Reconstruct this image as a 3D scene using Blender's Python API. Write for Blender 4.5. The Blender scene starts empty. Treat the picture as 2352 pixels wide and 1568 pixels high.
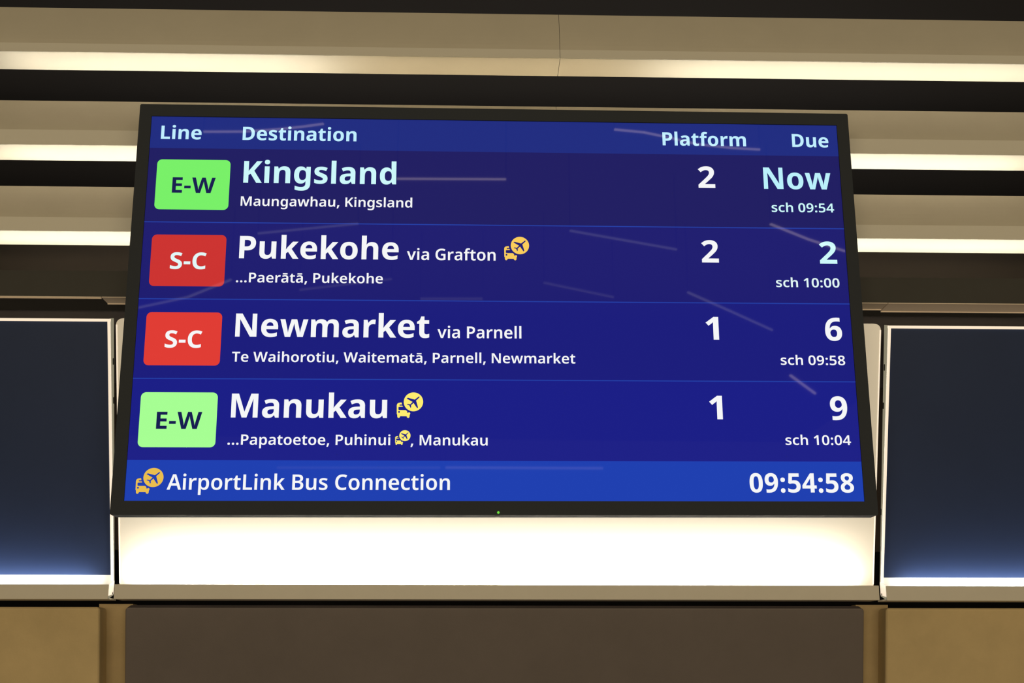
import bpy, math, random
from mathutils import Vector, Matrix

# ------------------------------------------------------------------ camera, world, lights, exposure
SC = bpy.context.scene
COL = SC.collection
R_ = math.radians
FPX, CXP, CYP = 2950.0, 1176.0, 784.0            # focal length and centre in pixels of the 2352 x 1568 frame
CAM = Vector((0.0, -2.10, 1.60))                 # eye height on the platform, about two metres from the display
PITCH = math.atan2(741.0, FPX)
up_c = Vector((0.0, math.cos(PITCH), -math.sin(PITCH)))
ex_c = Vector((108000.0, -741.0, -FPX)).normalized()
ey_c = up_c.cross(ex_c).normalized()
ez_c = ex_c.cross(ey_c)
RCW = Matrix((ex_c, ey_c, ez_c))                 # world = RCW @ camera
cd = bpy.data.cameras.new('camera')
cam = bpy.data.objects.new('camera', cd)
COL.objects.link(cam)
cd.sensor_fit = 'HORIZONTAL'
cd.sensor_width = 36.0
cd.lens = FPX / 2352.0 * 36.0
cd.clip_start = 0.05
cam.matrix_world = Matrix.Translation(CAM) @ RCW.to_4x4()
SC.camera = cam

SC.view_settings.view_transform = 'Standard'
SC.view_settings.look = 'None'
SC.view_settings.gamma = 1.0
SC.view_settings.use_curve_mapping = False
SC.view_settings.exposure = 0.0

W = bpy.data.worlds.new('station_air')
SC.world = W
W.use_nodes = True
W.node_tree.nodes['Background'].inputs['Color'].default_value = (1.0, 0.82, 0.58, 1)
W.node_tree.nodes['Background'].inputs['Strength'].default_value = 0.06


def area(name, loc, rot, sx, sy, power, color, spread=180):
    l = bpy.data.lights.new(name, 'AREA')
    l.shape = 'RECTANGLE'
    l.size, l.size_y = sx, sy
    l.energy = power
    l.color = color
    l.spread = R_(spread)
    o = bpy.data.objects.new(name, l)
    COL.objects.link(o)
    o.location = loc
    o.rotation_euler = rot
    return o


WARM = (1.0, 0.82, 0.52)
# a row of lighting in the platform ceiling above the viewer, and an unseen fill light added in front of the wall
area('ceiling_row_light', (0.0, -1.75, 3.70), (R_(38), 0, 0), 5.0, 0.35, 3, WARM)
area('front_fill_light', (0.0, -6.6, 1.55), (R_(90), 0, 0), 6.5, 1.4, 196, WARM)


def at(px, py, Y):
    """the point of the plane y = Y seen at a pixel of the 2352 x 1568 frame"""
    d = RCW @ Vector(((px - CXP) / FPX, -(py - CYP) / FPX, -1.0))
    return CAM + d * ((Y - CAM.y) / d.y)


def ground_y(py, z, px=1176.0):
    """the depth at which the level z is seen in pixel row py"""
    d = RCW @ Vector(((px - CXP) / FPX, -(py - CYP) / FPX, -1.0))
    return (CAM + d * ((z - CAM.z) / d.z)).y


# ------------------------------------------------------------------ materials
def lin(c):
    return tuple(((v / 255.0) / 12.92) if v <= 10.31475 else (((v / 255.0) + 0.055) / 1.055) ** 2.4 for v in c)


def mat(name, col, rough=0.5, metal=0.0, spec=0.5, emit=None, strength=1.0, noise=0.0, nscale=60.0, bump=0.0, bscale=400.0):
    m = bpy.data.materials.new(name)
    m.use_nodes = True
    nt = m.node_tree
    b = nt.nodes['Principled BSDF']
    b.inputs['Base Color'].default_value = (*col, 1)
    b.inputs['Roughness'].default_value = rough
    b.inputs['Metallic'].default_value = metal
    b.inputs['Specular IOR Level'].default_value = spec
    if emit is not None:
        b.inputs['Emission Color'].default_value = (*emit, 1)
        b.inputs['Emission Strength'].default_value = strength
    if noise > 0 or bump > 0:
        tc = nt.nodes.new('ShaderNodeTexCoord')
    if noise > 0:
        n = nt.nodes.new('ShaderNodeTexNoise')
        n.inputs['Scale'].default_value = nscale
        n.inputs['Detail'].default_value = 6.0
        n.inputs['Roughness'].default_value = 0.65
        r = nt.nodes.new('ShaderNodeValToRGB')
        r.color_ramp.elements[0].position = 0.3
        r.color_ramp.elements[1].position = 0.7
        r.color_ramp.elements[0].color = (*[c * (1 - noise) for c in col], 1)
        r.color_ramp.elements[1].color = (*[min(1, c * (1 + noise)) for c in col], 1)
        nt.links.new(tc.outputs['Object'], n.inputs['Vector'])
        nt.links.new(n.outputs['Fac'], r.inputs['Fac'])
        nt.links.new(r.outputs['Color'], b.inputs['Base Color'])
    if bump > 0:
        n2 = nt.nodes.new('ShaderNodeTexNoise')
        n2.inputs['Scale'].default_value = bscale
        n2.inputs['Detail'].default_value = 3.0
        bp = nt.nodes.new('ShaderNodeBump')
        bp.inputs['Strength'].default_value = bump
        bp.inputs['Distance'].default_value = 0.001
        nt.links.new(tc.outputs['Object'], n2.inputs['Vector'])
        nt.links.new(n2.outputs['Fac'], bp.inputs['Height'])
        nt.links.new(bp.outputs['Normal'], b.inputs['Normal'])
    return m


def lcd(name, rgb, strength=1.0):
    """one colour of the lit display image, behind its glossy face"""
    return mat(name, (0.004, 0.004, 0.005), rough=0.02, spec=0.5, emit=lin(rgb), strength=strength)


M = dict(
    slat=mat('painted_slat', (0.55, 0.505, 0.42), rough=0.55, spec=0.3, noise=0.03, nscale=9),
    band=mat('pale_slat_band', (0.69, 0.655, 0.58), rough=0.6, spec=0.3),  # paler tone for the band along each slat's lower front
    fascia=mat('dark_fascia', (0.052, 0.050, 0.046), rough=0.5, spec=0.2, noise=0.05, nscale=12),
    void=mat('black_void', (0.022, 0.021, 0.024), rough=0.9, spec=0.1),
    trim=mat('bronze_trim', (0.76, 0.64, 0.53), rough=0.45, spec=0.4),
    backing=mat('brown_backing', (0.05, 0.037, 0.03), rough=0.7, spec=0.2),
    board=mat('white_board_added_glow', (0.84, 0.80, 0.75), rough=0.45, spec=0.3, emit=(1.0, 0.84, 0.60), strength=0.20),  # faint glow added to lift the upper part of the board
    edge=mat('glowing_acrylic_edge', (0.85, 0.80, 0.74), rough=0.4, emit=(1.0, 0.84, 0.68), strength=0.62),
    side=mat('side_plate_added_glow', (0.62, 0.60, 0.52), rough=0.5, spec=0.4, emit=(1.0, 0.93, 0.72), strength=0.10),  # weak glow added because little light reaches the plate in its gap
    hole=mat('dark_hole', (0.01, 0.01, 0.01), rough=0.8),
    ledge=mat('painted_ledge', (0.62, 0.575, 0.50), rough=0.5, spec=0.3, noise=0.02, nscale=15),
    navy=mat('navy_graphic', (0.022, 0.036, 0.095), rough=0.45, spec=0.2, noise=0.05, nscale=5),
    stone=mat('tan_stone', (0.56, 0.43, 0.235), rough=0.75, spec=0.2, noise=0.10, nscale=7, bump=0.25, bscale=260),
    joint=mat('shaded_tan_stone', (0.40, 0.30, 0.165), rough=0.85, spec=0.1, noise=0.12, nscale=9, bump=0.3, bscale=220),  # slab stone with the shade of the recess put into its colour
    darkpanel=mat('dark_brown_panel', (0.135, 0.112, 0.108), rough=0.55, spec=0.3, noise=0.06, nscale=9, bump=0.1, bscale=500),
    bezel=mat('black_bezel', (0.042, 0.047, 0.056), rough=0.85, spec=0.04),
    rear=mat('black_casing', (0.03, 0.03, 0.03), rough=0.6, spec=0.3),
    floor=mat('grey_platform', (0.25, 0.24, 0.23), rough=0.4, noise=0.12, nscale=4),
    ceil=mat('dark_ceiling', (0.04, 0.038, 0.035), rough=0.8),
    lamp=mat('lamp_tube', (0.8, 0.75, 0.75), emit=(1.0, 0.78, 0.84), strength=2.6),
    recess=mat('dark_recess', (0.045, 0.040, 0.043), rough=0.8, spec=0.1),
    channel=mat('brown_channel', (0.023, 0.018, 0.014), rough=0.8, spec=0.1),
    faint=mat('faint_lamp_tube', (0.8, 0.75, 0.75), emit=(0.85, 0.80, 1.0), strength=0.9),
    dim=mat('dim_lamp_tube', (0.8, 0.75, 0.75), emit=(0.85, 0.80, 1.0), strength=0.42),
    greenled=mat('green_status_light', (0.01, 0.05, 0.01), emit=lin((100, 215, 50)), strength=1.0),
    # display image; row tints include the screen's viewing-angle shift
    blank=lcd('screen_blank', (20, 20, 60)),
    hdr=lcd('screen_header', (29, 43, 128)),
    foot=lcd('screen_footer', (26, 62, 176)),
    rowa=lcd('screen_row_first', (29, 27, 98)),
    rowb=lcd('screen_row_second', (28, 27, 112)),
    rowc=lcd('screen_row_third', (26, 28, 124)),
    rowd=lcd('screen_row_fourth', (25, 29, 134)),
    line=lcd('screen_divider', (34, 62, 165)),
    greena=lcd('screen_green_first', (120, 240, 104)),
    greend=lcd('screen_green_fourth', (166, 254, 147)),
    redb=lcd('screen_red_second', (204, 50, 48)),
    redc=lcd('screen_red_third', (224, 60, 52)),
    ink=lcd('screen_navy_ink', (20, 27, 80)),
    cyan=lcd('screen_pale_blue', (192, 238, 255)),
    ice=lcd('screen_ice_white', (204, 248, 250)),
    mint=lcd('screen_mint_white', (226, 247, 247)),
    now=lcd('screen_now_blue', (186, 240, 251)),
    white=lcd('screen_white', (246, 247, 248)),
    gold=lcd('screen_gold', (249, 204, 90)),
    yellow=lcd('screen_yellow', (254, 237, 112)),
    amber=lcd('screen_amber', (234, 190, 76)),
)

# ------------------------------------------------------------------ mesh helpers


class MB:
    def __init__(self):
        self.v, self.f, self.mi = [], [], []

    def add(self, vs, fs, k=0):
        n = len(self.v)
        self.v += [tuple(p) for p in vs]
        self.f += [tuple(i + n for i in f) for f in fs]
        self.mi += [k] * len(fs)

    def box(self, x0, x1, y0, y1, z0, z1, k=0):
        vs = [(x, y, z) for x in (x0, x1) for y in (y0, y1) for z in (z0, z1)]
        self.add(vs, [(0, 1, 3, 2), (4, 6, 7, 5), (0, 4, 5, 1), (2, 3, 7, 6), (0, 2, 6, 4), (1, 5, 7, 3)], k)

    def extrude(self, prof, x0, x1, k=0):
        """a (y, z) outline swept along x"""
        n = len(prof)
        vs = [(x0, y, z) for y, z in prof] + [(x1, y, z) for y, z in prof]
        fs = [(i, (i + 1) % n, n + (i + 1) % n, n + i) for i in range(n)]
        fs += [tuple(range(n - 1, -1, -1)), tuple(range(n, 2 * n))]
        self.add(vs, fs, k)

    def plate(self, poly, d0, d1, O, U, V, N, k=0):
        """an outline in the (U, V) plane through O, from depth d0 to d1 along N"""
        n = len(poly)
        vs = [O + U * a + V * b + N * d for d in (d0, d1) for a, b in poly]
        fs = [(i, (i + 1) % n, n + (i + 1) % n, n + i) for i in range(n)]
        fs += [tuple(range(n - 1, -1, -1)), tuple(range(n, 2 * n))]
        self.add(vs, fs, k)

    def rod(self, a, b, r, n=10, k=0):
        a, b = Vector(a), Vector(b)
        d = (b - a).normalized()
        s = d.cross(Vector((0, 0, 1)) if abs(d.z) < 0.9 else Vector((1, 0, 0))).normalized()
        t = d.cross(s)
        vs = [p + s * (r * math.cos(2 * math.pi * i / n)) + t * (r * math.sin(2 * math.pi * i / n)) for p in (a, b) for i in range(n)]
        fs = [(i, (i + 1) % n, n + (i + 1) % n, n + i) for i in range(n)]
        fs += [tuple(range(n - 1, -1, -1)), tuple(range(n, 2 * n))]
        self.add(vs, fs, k)

    def build(self, name, mats, parent=None, bevel=0.0, smooth=False):
        me = bpy.data.meshes.new(name)
        me.from_pydata(self.v, [], self.f)
        for m in (mats if isinstance(mats, (list, tuple)) else [mats]):
            me.materials.append(m)
        me.polygons.foreach_set('material_index', self.mi)
        me.update()
        import bmesh
        bm = bmesh.new()
        bm.from_mesh(me)
        bmesh.ops.recalc_face_normals(bm, faces=bm.faces)
        bm.to_mesh(me)
        bm.free()
        o = bpy.data.objects.new(name, me)
        COL.objects.link(o)
        if parent is not None:
            o.parent = parent
        if bevel > 0:
            b = o.modifiers.new('bevel', 'BEVEL')
            b.width = bevel
            b.segments = 3
            b.limit_method = 'ANGLE'
            b.angle_limit = R_(40)
        return o


def tag(o, label=None, cat=None, group=None, kind=None):
    for k, v in (('label', label), ('category', cat), ('group', group), ('kind', kind)):
        if v:
            o[k] = v
    return o


def empty(name, loc=(0, 0, 0)):
    o = bpy.data.objects.new(name, None)
    o.empty_display_size = 0.05
    COL.objects.link(o)
    o.location = loc
    return o


def rrect(x0, x1, z0, z1, r, n=6, corners=(1, 1, 1, 1)):
    """rounded rectangle, corners in the order lower left, lower right, upper right, upper left"""
    pts = []
    for (cx, cz, a0), on, (sx, sz) in zip(((x0 + r, z0 + r, 180), (x1 - r, z0 + r, 270), (x1 - r, z1 - r, 0), (x0 + r, z1 - r, 90)),
                                          corners, ((x0, z0), (x1, z0), (x1, z1), (x0, z1))):
        if not on:
            pts.append((sx, sz))
            continue
        for i in range(n + 1):
            a = R_(a0 + 90.0 * i / n)
            pts.append((cx + r * math.cos(a), cz + r * math.sin(a)))
    return pts


def fill(contours):
    """flat faces of a set of closed outlines, holes cut out"""
    cu = bpy.data.curves.new('outline', 'CURVE')
    cu.dimensions = '2D'
    cu.fill_mode = 'BOTH'
    for c in contours:
        s = cu.splines.new('POLY')
        s.points.add(len(c) - 1)
        for p, (x, y) in zip(s.points, c):
            p.co = (x, y, 0, 1)
        s.use_cyclic_u = True
    ob = bpy.data.objects.new('outline', cu)
    me = bpy.data.meshes.new_from_object(ob)
    vs = [(v.co.x, v.co.y) for v in me.vertices]
    fs = [tuple(p.vertices) for p in me.polygons]
    bpy.data.objects.remove(ob)
    bpy.data.curves.remove(cu)
    bpy.data.meshes.remove(me)
    return vs, fs

GLYPHS = {
 'B': {
  '-': (322, '29,205 29,331 293,331 293,205'),
  '0': (581, '540,357 540,270q 513,135q 454,40q 359,-10q 290,-10 204,-10q 93,78q 40,242q 40,357 40,473q 89,637q 199,724q 290,724 375,724q 486,637q 540,473q/192,357 192,276q 210,168q 252,113q 290,113 327,113q 370,167q 388,276q 388,357 388,438q 370,547q 327,601q 290,601 252,601q 210,547q 192,438q'),
  '1': (581, '419,0 266,0 266,410 266,427q 266,475q 268,527q 269,550 255,535q 232,513q 218,501 139,435 60,533 284,714 419,714'),
  '2': (581, '537,0 37,0 37,106 216,287 270,343q 336,417q 366,478q 366,513 366,555q 313,596q 274,596 233,596q 161,559q 118,523 35,622 66,649q 136,695q 227,724q 288,724 358,724q 461,675q 517,588q 517,531 517,471q 472,374q 384,278q 321,219 232,133 232,128 537,128'),
  '3': (581, '512,554 512,504q 471,433q 402,387q 358,376 358,373 444,363q 533,278q 533,204 533,144q 472,46q 345,-10q 245,-10 181,-10q 84,9q 38,29 38,159 85,135q 185,112q 228,112 309,112q 373,165q 373,212 373,244q 339,287q 265,308q 202,308 149,308 149,426 203,426 260,426q 330,450q 363,495q 363,524 363,562q 309,601q 263,601 229,601q 170,584q 124,560q 106,549 40,651 82,681q 196,724q 281,724 392,724q 512,631q'),
  '4': (581, '564,147 475,147 475,0 326,0 326,147 19,147 19,263 331,716 475,716 475,266 564,266/326,404 326,421q 327,459q 328,495q 330,523q 330,530 326,530 316,509q 298,475q 286,457 154,266 326,266'),
  '5': (581, '305,456 370,456q 472,404q 530,305q 530,234 530,156q 466,47q 342,-10q 249,-10 190,-10q 90,10q 53,29 53,158 90,139q 195,112q 240,112 282,112q 343,137q 376,189q 376,227 376,279q 307,337q 234,337 207,337q 148,326q 127,320 67,353 94,714 481,714 481,585 223,585 211,447 227,450q 270,456q'),
  '6': (581, '42,303 42,365q 60,486q 104,593q 184,676q 308,724q 398,724 419,724q 476,719q 494,716 494,594 475,599q 427,604q 396,604 336,604q 255,571q 208,511q 185,430q 183,381 189,381 202,405q 242,443q 301,465q 341,465 403,465q 494,412q 543,311q 543,239 543,161q 484,49q 376,-10q 301,-10 246,-10q 152,27q 82,105q 42,223q/298,112 342,112q 395,172q 395,236 395,288q 349,347q 301,347 268,347q 220,318q 194,273q 194,249 194,224q 207,176q 233,136q 272,112q'),
  '7': (581, '115,0 379,585 40,585 40,714 541,714 541,618 275,0'),
  '8': (581, '291,724 392,724q 520,637q 520,551 520,508q 486,444q 428,395q 392,377 430,357q 498,305q 542,236q 542,188 542,130q 485,40q 374,-10q 291,-10 206,-10q 94,38q 39,126q 39,186 39,235q 76,305q 138,354q 176,373 144,393q 92,444q 61,510q 61,552 61,609q 121,685q 225,724q/181,190 181,152q 236,102q 289,102 344,102q 400,150q 400,189 400,216q 370,259q 323,291q 297,302 283,309 252,295q 206,261q 181,218q/290,612 254,612q 205,574q 205,540 205,516q 228,480q 267,452q 291,441 313,451q 352,478q 375,514q 375,540 375,574q 327,612q'),
  '9': (581, '540,404 540,316q 503,165q 421,52q 284,-10q 184,-10 163,-10q 107,-7q 88,-3 88,120 108,115q 152,110q 178,110 242,110q 325,143q 374,203q 397,285q 399,332 393,332 379,309q 339,271q 281,249q 239,249 178,249q 88,302q 38,404q 38,476 38,554q 98,665q 207,724q 282,724 336,724q 429,686q 500,608q 540,487q/285,601 240,601q 186,541q 186,477 186,426q 234,367q 282,367 314,367q 361,396q 388,441q 388,465 388,489q 375,538q 350,578q 311,601q'),
  ':': (281, '54,70 54,117q 105,154q 141,154 176,154q 227,117q 227,70 227,27q 176,-13q 141,-13 105,-13q 54,27q/54,473 54,519q 105,556q 141,556 176,556q 227,519q 227,473 227,428q 176,389q 141,389 105,389q 54,428q'),
  'C': (642, '398,597 355,597q 286,564q 238,501q 213,412q 213,355 213,280q 255,173q 340,117q 404,117 451,117q 538,139q 582,156 582,26 537,7q 444,-10q 387,-10 273,-10q 126,81q 55,247q 55,356 55,437q 100,572q 188,670q 316,724q 400,724 453,724q 562,701q 611,677 561,555 525,572q 444,597q'),
  'D': (732, '678,369 678,246q 586,82q 419,0q 303,0 85,0 85,714 321,714 434,714q 593,635q 678,481q/518,363 518,440q 473,540q 383,589q 317,589 238,589 238,126 302,126 412,126q 518,244q'),
  'E': (552, '499,0 85,0 85,714 499,714 499,589 238,589 238,433 482,433 482,308 238,308 238,127 499,127'),
  'K': (660, '660,0 486,0 301,300 238,254 238,0 85,0 85,714 238,714 238,388 257,415q 301,470q 322,496 489,714 659,714 411,398'),
  'L': (559, '85,0 85,714 238,714 238,126 527,126 527,0'),
  'M': (944, '397,0 217,558 213,558 215,538q 218,472q 221,395q 221,358 221,0 85,0 85,714 293,714 470,177 474,177 651,714 859,714 859,0 716,0 716,362 716,397q 718,470q 722,536q 723,557 719,557 538,0'),
  'N': (805, '720,0 525,0 217,538 213,538 215,515q 218,451q 221,383q 221,352 221,0 85,0 85,714 279,714 586,181 590,181 589,201q 585,264q 583,333q 583,360 583,714 720,714'),
  'P': (621, '309,714 447,714q 579,599q 579,494 579,447q 551,361q 486,292q 380,253q 303,253 238,253 238,0 85,0 85,714/304,589 238,589 238,379 289,379 331,379q 392,400q 425,449q 425,489 425,537q 366,589q'),
  'S': (566, '528,207 528,147q 467,48q 348,-10q 257,-10 212,-10q 139,-1q 76,17q 47,31 47,169 96,145q 210,116q 261,116 300,116q 350,136q 375,171q 375,193 375,219q 347,253q 285,286q 231,308 174,332q 95,387q 53,467q 53,526 53,590q 117,678q 231,724q 306,724 372,724q 479,697q 521,677 474,556 432,575q 343,599q 302,599 269,599q 226,582q 205,551q 205,531 205,506q 233,472q 297,438q 352,415 408,392q 486,337q 528,263q'),
  'W': (996, '982,714 801,0 626,0 531,372 527,386q 517,429q 507,477q 499,520q 498,534 496,520q 489,477q 479,429q 469,386q 465,371 370,0 196,0 14,714 164,714 255,326 259,309q 269,261q 279,210q 288,162q 290,144 294,170q 304,234q 318,300q 332,359q 337,381 425,714 570,714 659,380 664,358q 678,298q 692,232q 703,168q 706,144 709,169q 722,236q 736,302q 741,325 832,714'),
  'a': (599, '317,556 420,556q 528,459q 528,364 528,0 423,0 394,74 390,74 367,45q 318,7q 254,-10q 208,-10 160,-10q 84,27q 40,103q 40,161 40,247q 164,333q 287,338 378,341 378,358 378,407q 334,446q 294,446 257,446q 179,422q 141,405 97,508 140,530q 251,556q/321,250 250,248q 194,206q 194,168 194,133q 233,100q 266,100 313,100q 378,156q 378,208 378,253'),
  'd': (632, '252,-10 162,-10q 47,133q 47,272 47,413q 163,556q 257,556 296,556q 353,535q 395,499q 410,476 415,476 412,494q 407,559q 407,586 407,760 559,760 559,0 443,0 413,71 407,71 393,48q 351,12q 292,-10q/305,111 367,111q 417,182q 417,255 417,271 417,350q 369,434q 304,434 255,434q 200,350q 200,270 200,190q 255,111q'),
  'e': (597, '306,556 382,556q 492,499q 551,388q 551,308 551,235 200,235 202,173q 274,102q 341,102 392,102q 476,122q 520,142 520,29 480,9q 391,-10q 325,-10 244,-10q 119,50q 47,175q 47,269 47,365q 112,492q 229,556q/310,449 265,449q 209,392q 204,336 410,336 410,369q 388,419q 343,449q'),
  'f': (386, '376,433 251,433 251,0 100,0 100,433 19,433 19,506 103,546 103,564 103,670q 192,765q 285,765 324,765q 388,753q 418,742 384,640 369,644q 332,652q 311,652 280,652q 251,612q 251,569 251,546 376,546'),
  'g': (632, '255,556 312,556q 388,513q 413,477 417,477 431,546 559,546 559,-4 559,-81q 499,-186q 378,-240q 285,-240 222,-240q 122,-225q 78,-207 78,-79 123,-99q 218,-121q 280,-121 343,-121q 408,-63q 408,-12 408,3 408,15q 411,55q 413,70 408,70 385,34q 310,-10q 254,-10 160,-10q 47,136q 47,272 47,408q 161,556q/304,437 271,437q 224,399q 201,325q 201,270 201,188q 254,108q 307,108 337,108q 379,126q 405,161q 418,215q 418,252 418,274 418,329q 396,401q 346,437q'),
  'h': (650, '224,607 224,563q 219,496q 217,476 225,476 243,505q 291,539q 350,556q 383,556 442,556q 530,514q 579,427q 579,356 579,0 428,0 428,318 428,377q 386,436q 341,436 297,436q 246,394q 224,314q 224,256 224,0 73,0 73,760 224,760'),
  'i': (299, '225,546 225,0 74,0 74,546/150,761 183,761q 232,730q 232,687 232,646q 183,614q 150,614 116,614q 68,646q 68,687 68,730q 116,761q'),
  'k': (610, '224,423 224,396q 220,326q 216,297 220,297 227,308q 249,338q 272,370q 281,381 423,546 594,546 392,314 607,0 432,0 286,218 224,169 224,0 73,0 73,760 224,760'),
  'l': (298, '224,0 73,0 73,760 224,760'),
  'm': (975, '714,556 808,556q 904,462q 904,356 904,0 754,0 754,318 754,381q 712,436q 670,436 612,436q 564,351q 564,273 564,0 413,0 413,318 413,359q 395,411q 359,436q 331,436 290,436q 243,394q 224,314q 224,256 224,0 73,0 73,546 189,546 211,476 216,476 232,501q 279,537q 341,556q 379,556 440,556q 521,514q 544,474 549,474 576,515q 662,556q'),
  'n': (650, '385,556 475,556q 579,462q 579,356 579,0 429,0 429,318 429,377q 387,436q 341,436 273,436q 224,343q 224,256 224,0 73,0 73,546 189,546 210,473 216,473 234,500q 285,537q 348,556q'),
  'o': (625, '577,274 577,206q 540,100q 471,28q 373,-10q 311,-10 253,-10q 157,28q 87,100q 47,206q 47,274 47,365q 111,491q 231,556q 314,556 391,556q 509,491q 577,365q/201,274 201,221q 224,145q 273,105q 313,105 352,105q 401,145q 423,221q 423,274 423,328q 400,402q 352,441q 312,441 254,441q 201,355q'),
  'r': (447, '375,556 390,556q 425,553q 435,550 420,409 409,411q 379,415q 358,415 335,415q 288,401q 248,369q 224,317q 224,277 224,0 73,0 73,546 188,546 210,454 217,454 233,483q 281,529q 341,556q'),
  's': (502, '460,161 460,109q 411,32q 311,-10q 234,-10 176,-10q 88,5q 47,22 47,147 91,126q 193,102q 230,102 276,102q 317,128q 317,150 317,165q 296,189q 243,215q 194,234 145,254q 79,297q 46,357q 46,402 46,477q 165,556q 263,556 316,556q 407,534q 454,514 410,411 372,428q 292,450q 261,450 227,450q 189,429q 189,410 189,396q 210,374q 263,350q 311,331 360,312q 427,269q 460,208q'),
  't': (421, '309,110 332,110q 375,120q 394,126 394,15 370,4q 307,-10q 264,-10 215,-10q 138,22q 93,101q 93,172 93,433 22,433 22,497 104,547 148,662 244,662 244,546 387,546 387,433 244,433 244,181 244,145q 279,110q'),
  'u': (650, '576,546 576,0 460,0 441,70 432,70 415,42q 362,6q 299,-10q 264,-10 206,-10q 119,32q 70,120q 70,190 70,546 222,546 222,228 222,170q 263,111q 308,111 354,111q 405,152q 425,232q 425,290 425,546'),
  'w': (862, '463,266 457,292q 443,353q 434,407q 431,422 428,422 426,407q 415,352q 402,290q 394,261 323,0 161,0 12,547 162,547 218,306 224,281q 236,218q 246,156q 247,132 250,132 252,149q 260,195q 269,242q 278,282q 281,293 349,547 515,547 580,291 585,271q 597,214q 609,156q 611,133 614,133 616,156q 625,218q 637,281q 644,306 703,547 850,547 699,0 535,0'),
 },
 'S': {
  ' ': (260, ''),
  ',': (277, '207,116 214,105 201,52q 154,-71q 128,-129 34,-129 49,-68q 76,63q 83,116'),
  '-': (322, '33,213 33,323 289,323 289,213'),
  '.': (280, '62,65 62,107q 106,143q 140,143 173,143q 218,107q 218,65 218,24q 173,-13q 140,-13 106,-13q 62,24q'),
  '0': (577, '534,357 534,271q 507,135q 449,40q 355,-10q 288,-10 205,-10q 96,78q 44,243q 44,357 44,473q 91,637q 199,725q 288,725 371,725q 480,638q 534,473q/171,357 171,270q 193,154q 244,95q 288,95 332,95q 383,153q 406,270q 406,357 406,445q 383,561q 332,620q 288,620 244,620q 193,561q 171,445q'),
  '1': (577, '395,0 267,0 267,444 267,465q 268,510q 270,556q 271,577 256,562q 232,540q 215,526 137,462 71,545 284,714 395,714'),
  '2': (577, '531,0 41,0 41,94 223,278 277,333q 346,411q 379,479q 379,519 379,567q 320,616q 275,616 229,616q 155,579q 112,545 43,629 73,655q 142,698q 228,724q 283,724 352,724q 452,676q 507,590q 507,532 507,474q 462,376q 376,280q 316,223 204,114 204,110 531,110'),
  '3': (577, '505,552 505,502q 466,431q 397,386q 353,376 353,372 439,362q 526,276q 526,203 526,143q 466,46q 342,-10q 243,-10 182,-10q 86,9q 41,29 41,141 87,118q 188,94q 233,94 320,94q 392,155q 392,209 392,246q 353,294q 273,317q 210,317 151,317 151,418 211,418 269,418q 342,446q 378,497q 378,530 378,574q 318,619q 267,619 231,619q 171,603q 122,578q 101,565 44,651 84,681q 198,724q 278,724 389,724q 505,629q'),
  '4': (577, '559,153 465,153 465,0 340,0 340,153 19,153 19,253 341,716 465,716 465,257 559,257/340,428 340,448q 341,488q 342,524q 344,555q 344,565 340,565 331,545q 311,507q 299,491 136,257 340,257'),
  '5': (577, '294,449 362,449q 466,398q 524,301q 524,232 524,156q 460,47q 338,-10q 249,-10 191,-10q 92,10q 57,29 57,140 93,120q 197,94q 243,94 290,94q 357,122q 395,181q 395,224 395,283q 319,347q 239,347 211,347q 147,337q 126,331 72,362 99,714 475,714 475,603 207,603 193,439 210,442q 259,449q'),
  '6': (577, '47,304 47,365q 64,486q 108,594q 186,677q 306,724q 392,724 413,724q 468,720q 485,715 485,612 466,617q 420,622q 392,622 328,622q 243,584q 194,517q 170,427q 168,374 174,374 188,398q 230,436q 291,458q 332,458 394,458q 486,406q 536,306q 536,235 536,159q 478,49q 373,-10q 300,-10 247,-10q 155,28q 86,105q 47,224q/298,94 349,94q 411,162q 411,234 411,292q 356,359q 300,359 262,359q 206,326q 175,275q 175,248 175,220q 190,166q 221,121q 267,94q'),
  '7': (577, '123,0 398,604 42,604 42,714 534,714 534,629 259,0'),
  '8': (577, '289,724 387,724q 512,637q 512,552 512,509q 477,444q 417,396q 381,377 421,357q 491,305q 534,235q 534,187 534,128q 477,40q 368,-10q 290,-10 208,-10q 98,38q 43,124q 43,184 43,234q 81,304q 146,355q 184,373 151,393q 97,444q 65,510q 65,553 65,609q 123,684q 224,724q/163,187 163,143q 226,86q 288,86 350,86q 414,142q 414,187 414,217q 381,264q 326,300q 293,313 278,320 242,304q 191,266q 163,218q/288,627 245,627q 187,584q 187,544 187,515q 215,474q 262,443q 290,430 317,442q 362,472q 389,514q 389,544 389,584q 333,627q'),
  '9': (577, '532,406 532,322q 499,172q 421,56q 287,-10q 187,-10 166,-10q 111,-6q 93,-2 93,103 112,97q 158,92q 182,92 249,92q 335,130q 386,197q 409,288q 411,339 405,339 391,316q 348,278q 288,256q 245,256 184,256q 93,308q 43,408q 43,478 43,555q 101,665q 208,724q 280,724 333,724q 425,685q 494,607q 532,487q/282,620 231,620q 168,551q 168,480 168,422q 223,355q 279,355 317,355q 373,388q 404,439q 404,466 404,493q 389,548q 359,593q 313,620q'),
  ':': (276, '61,64 61,107q 106,142q 138,142 170,142q 215,107q 215,64 215,23q 170,-13q 138,-13 106,-13q 61,23q/61,476 61,519q 106,554q 138,554 170,554q 215,519q 215,476 215,435q 170,398q 138,398 106,398q 61,435q'),
  'A': (672, '534,0 467,188 203,188 137,0 0,0 262,717 409,717 671,0/374,476 370,488q 354,541q 339,598q 335,615 330,593q 317,540q 304,493q 299,476 237,298 435,298'),
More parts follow.
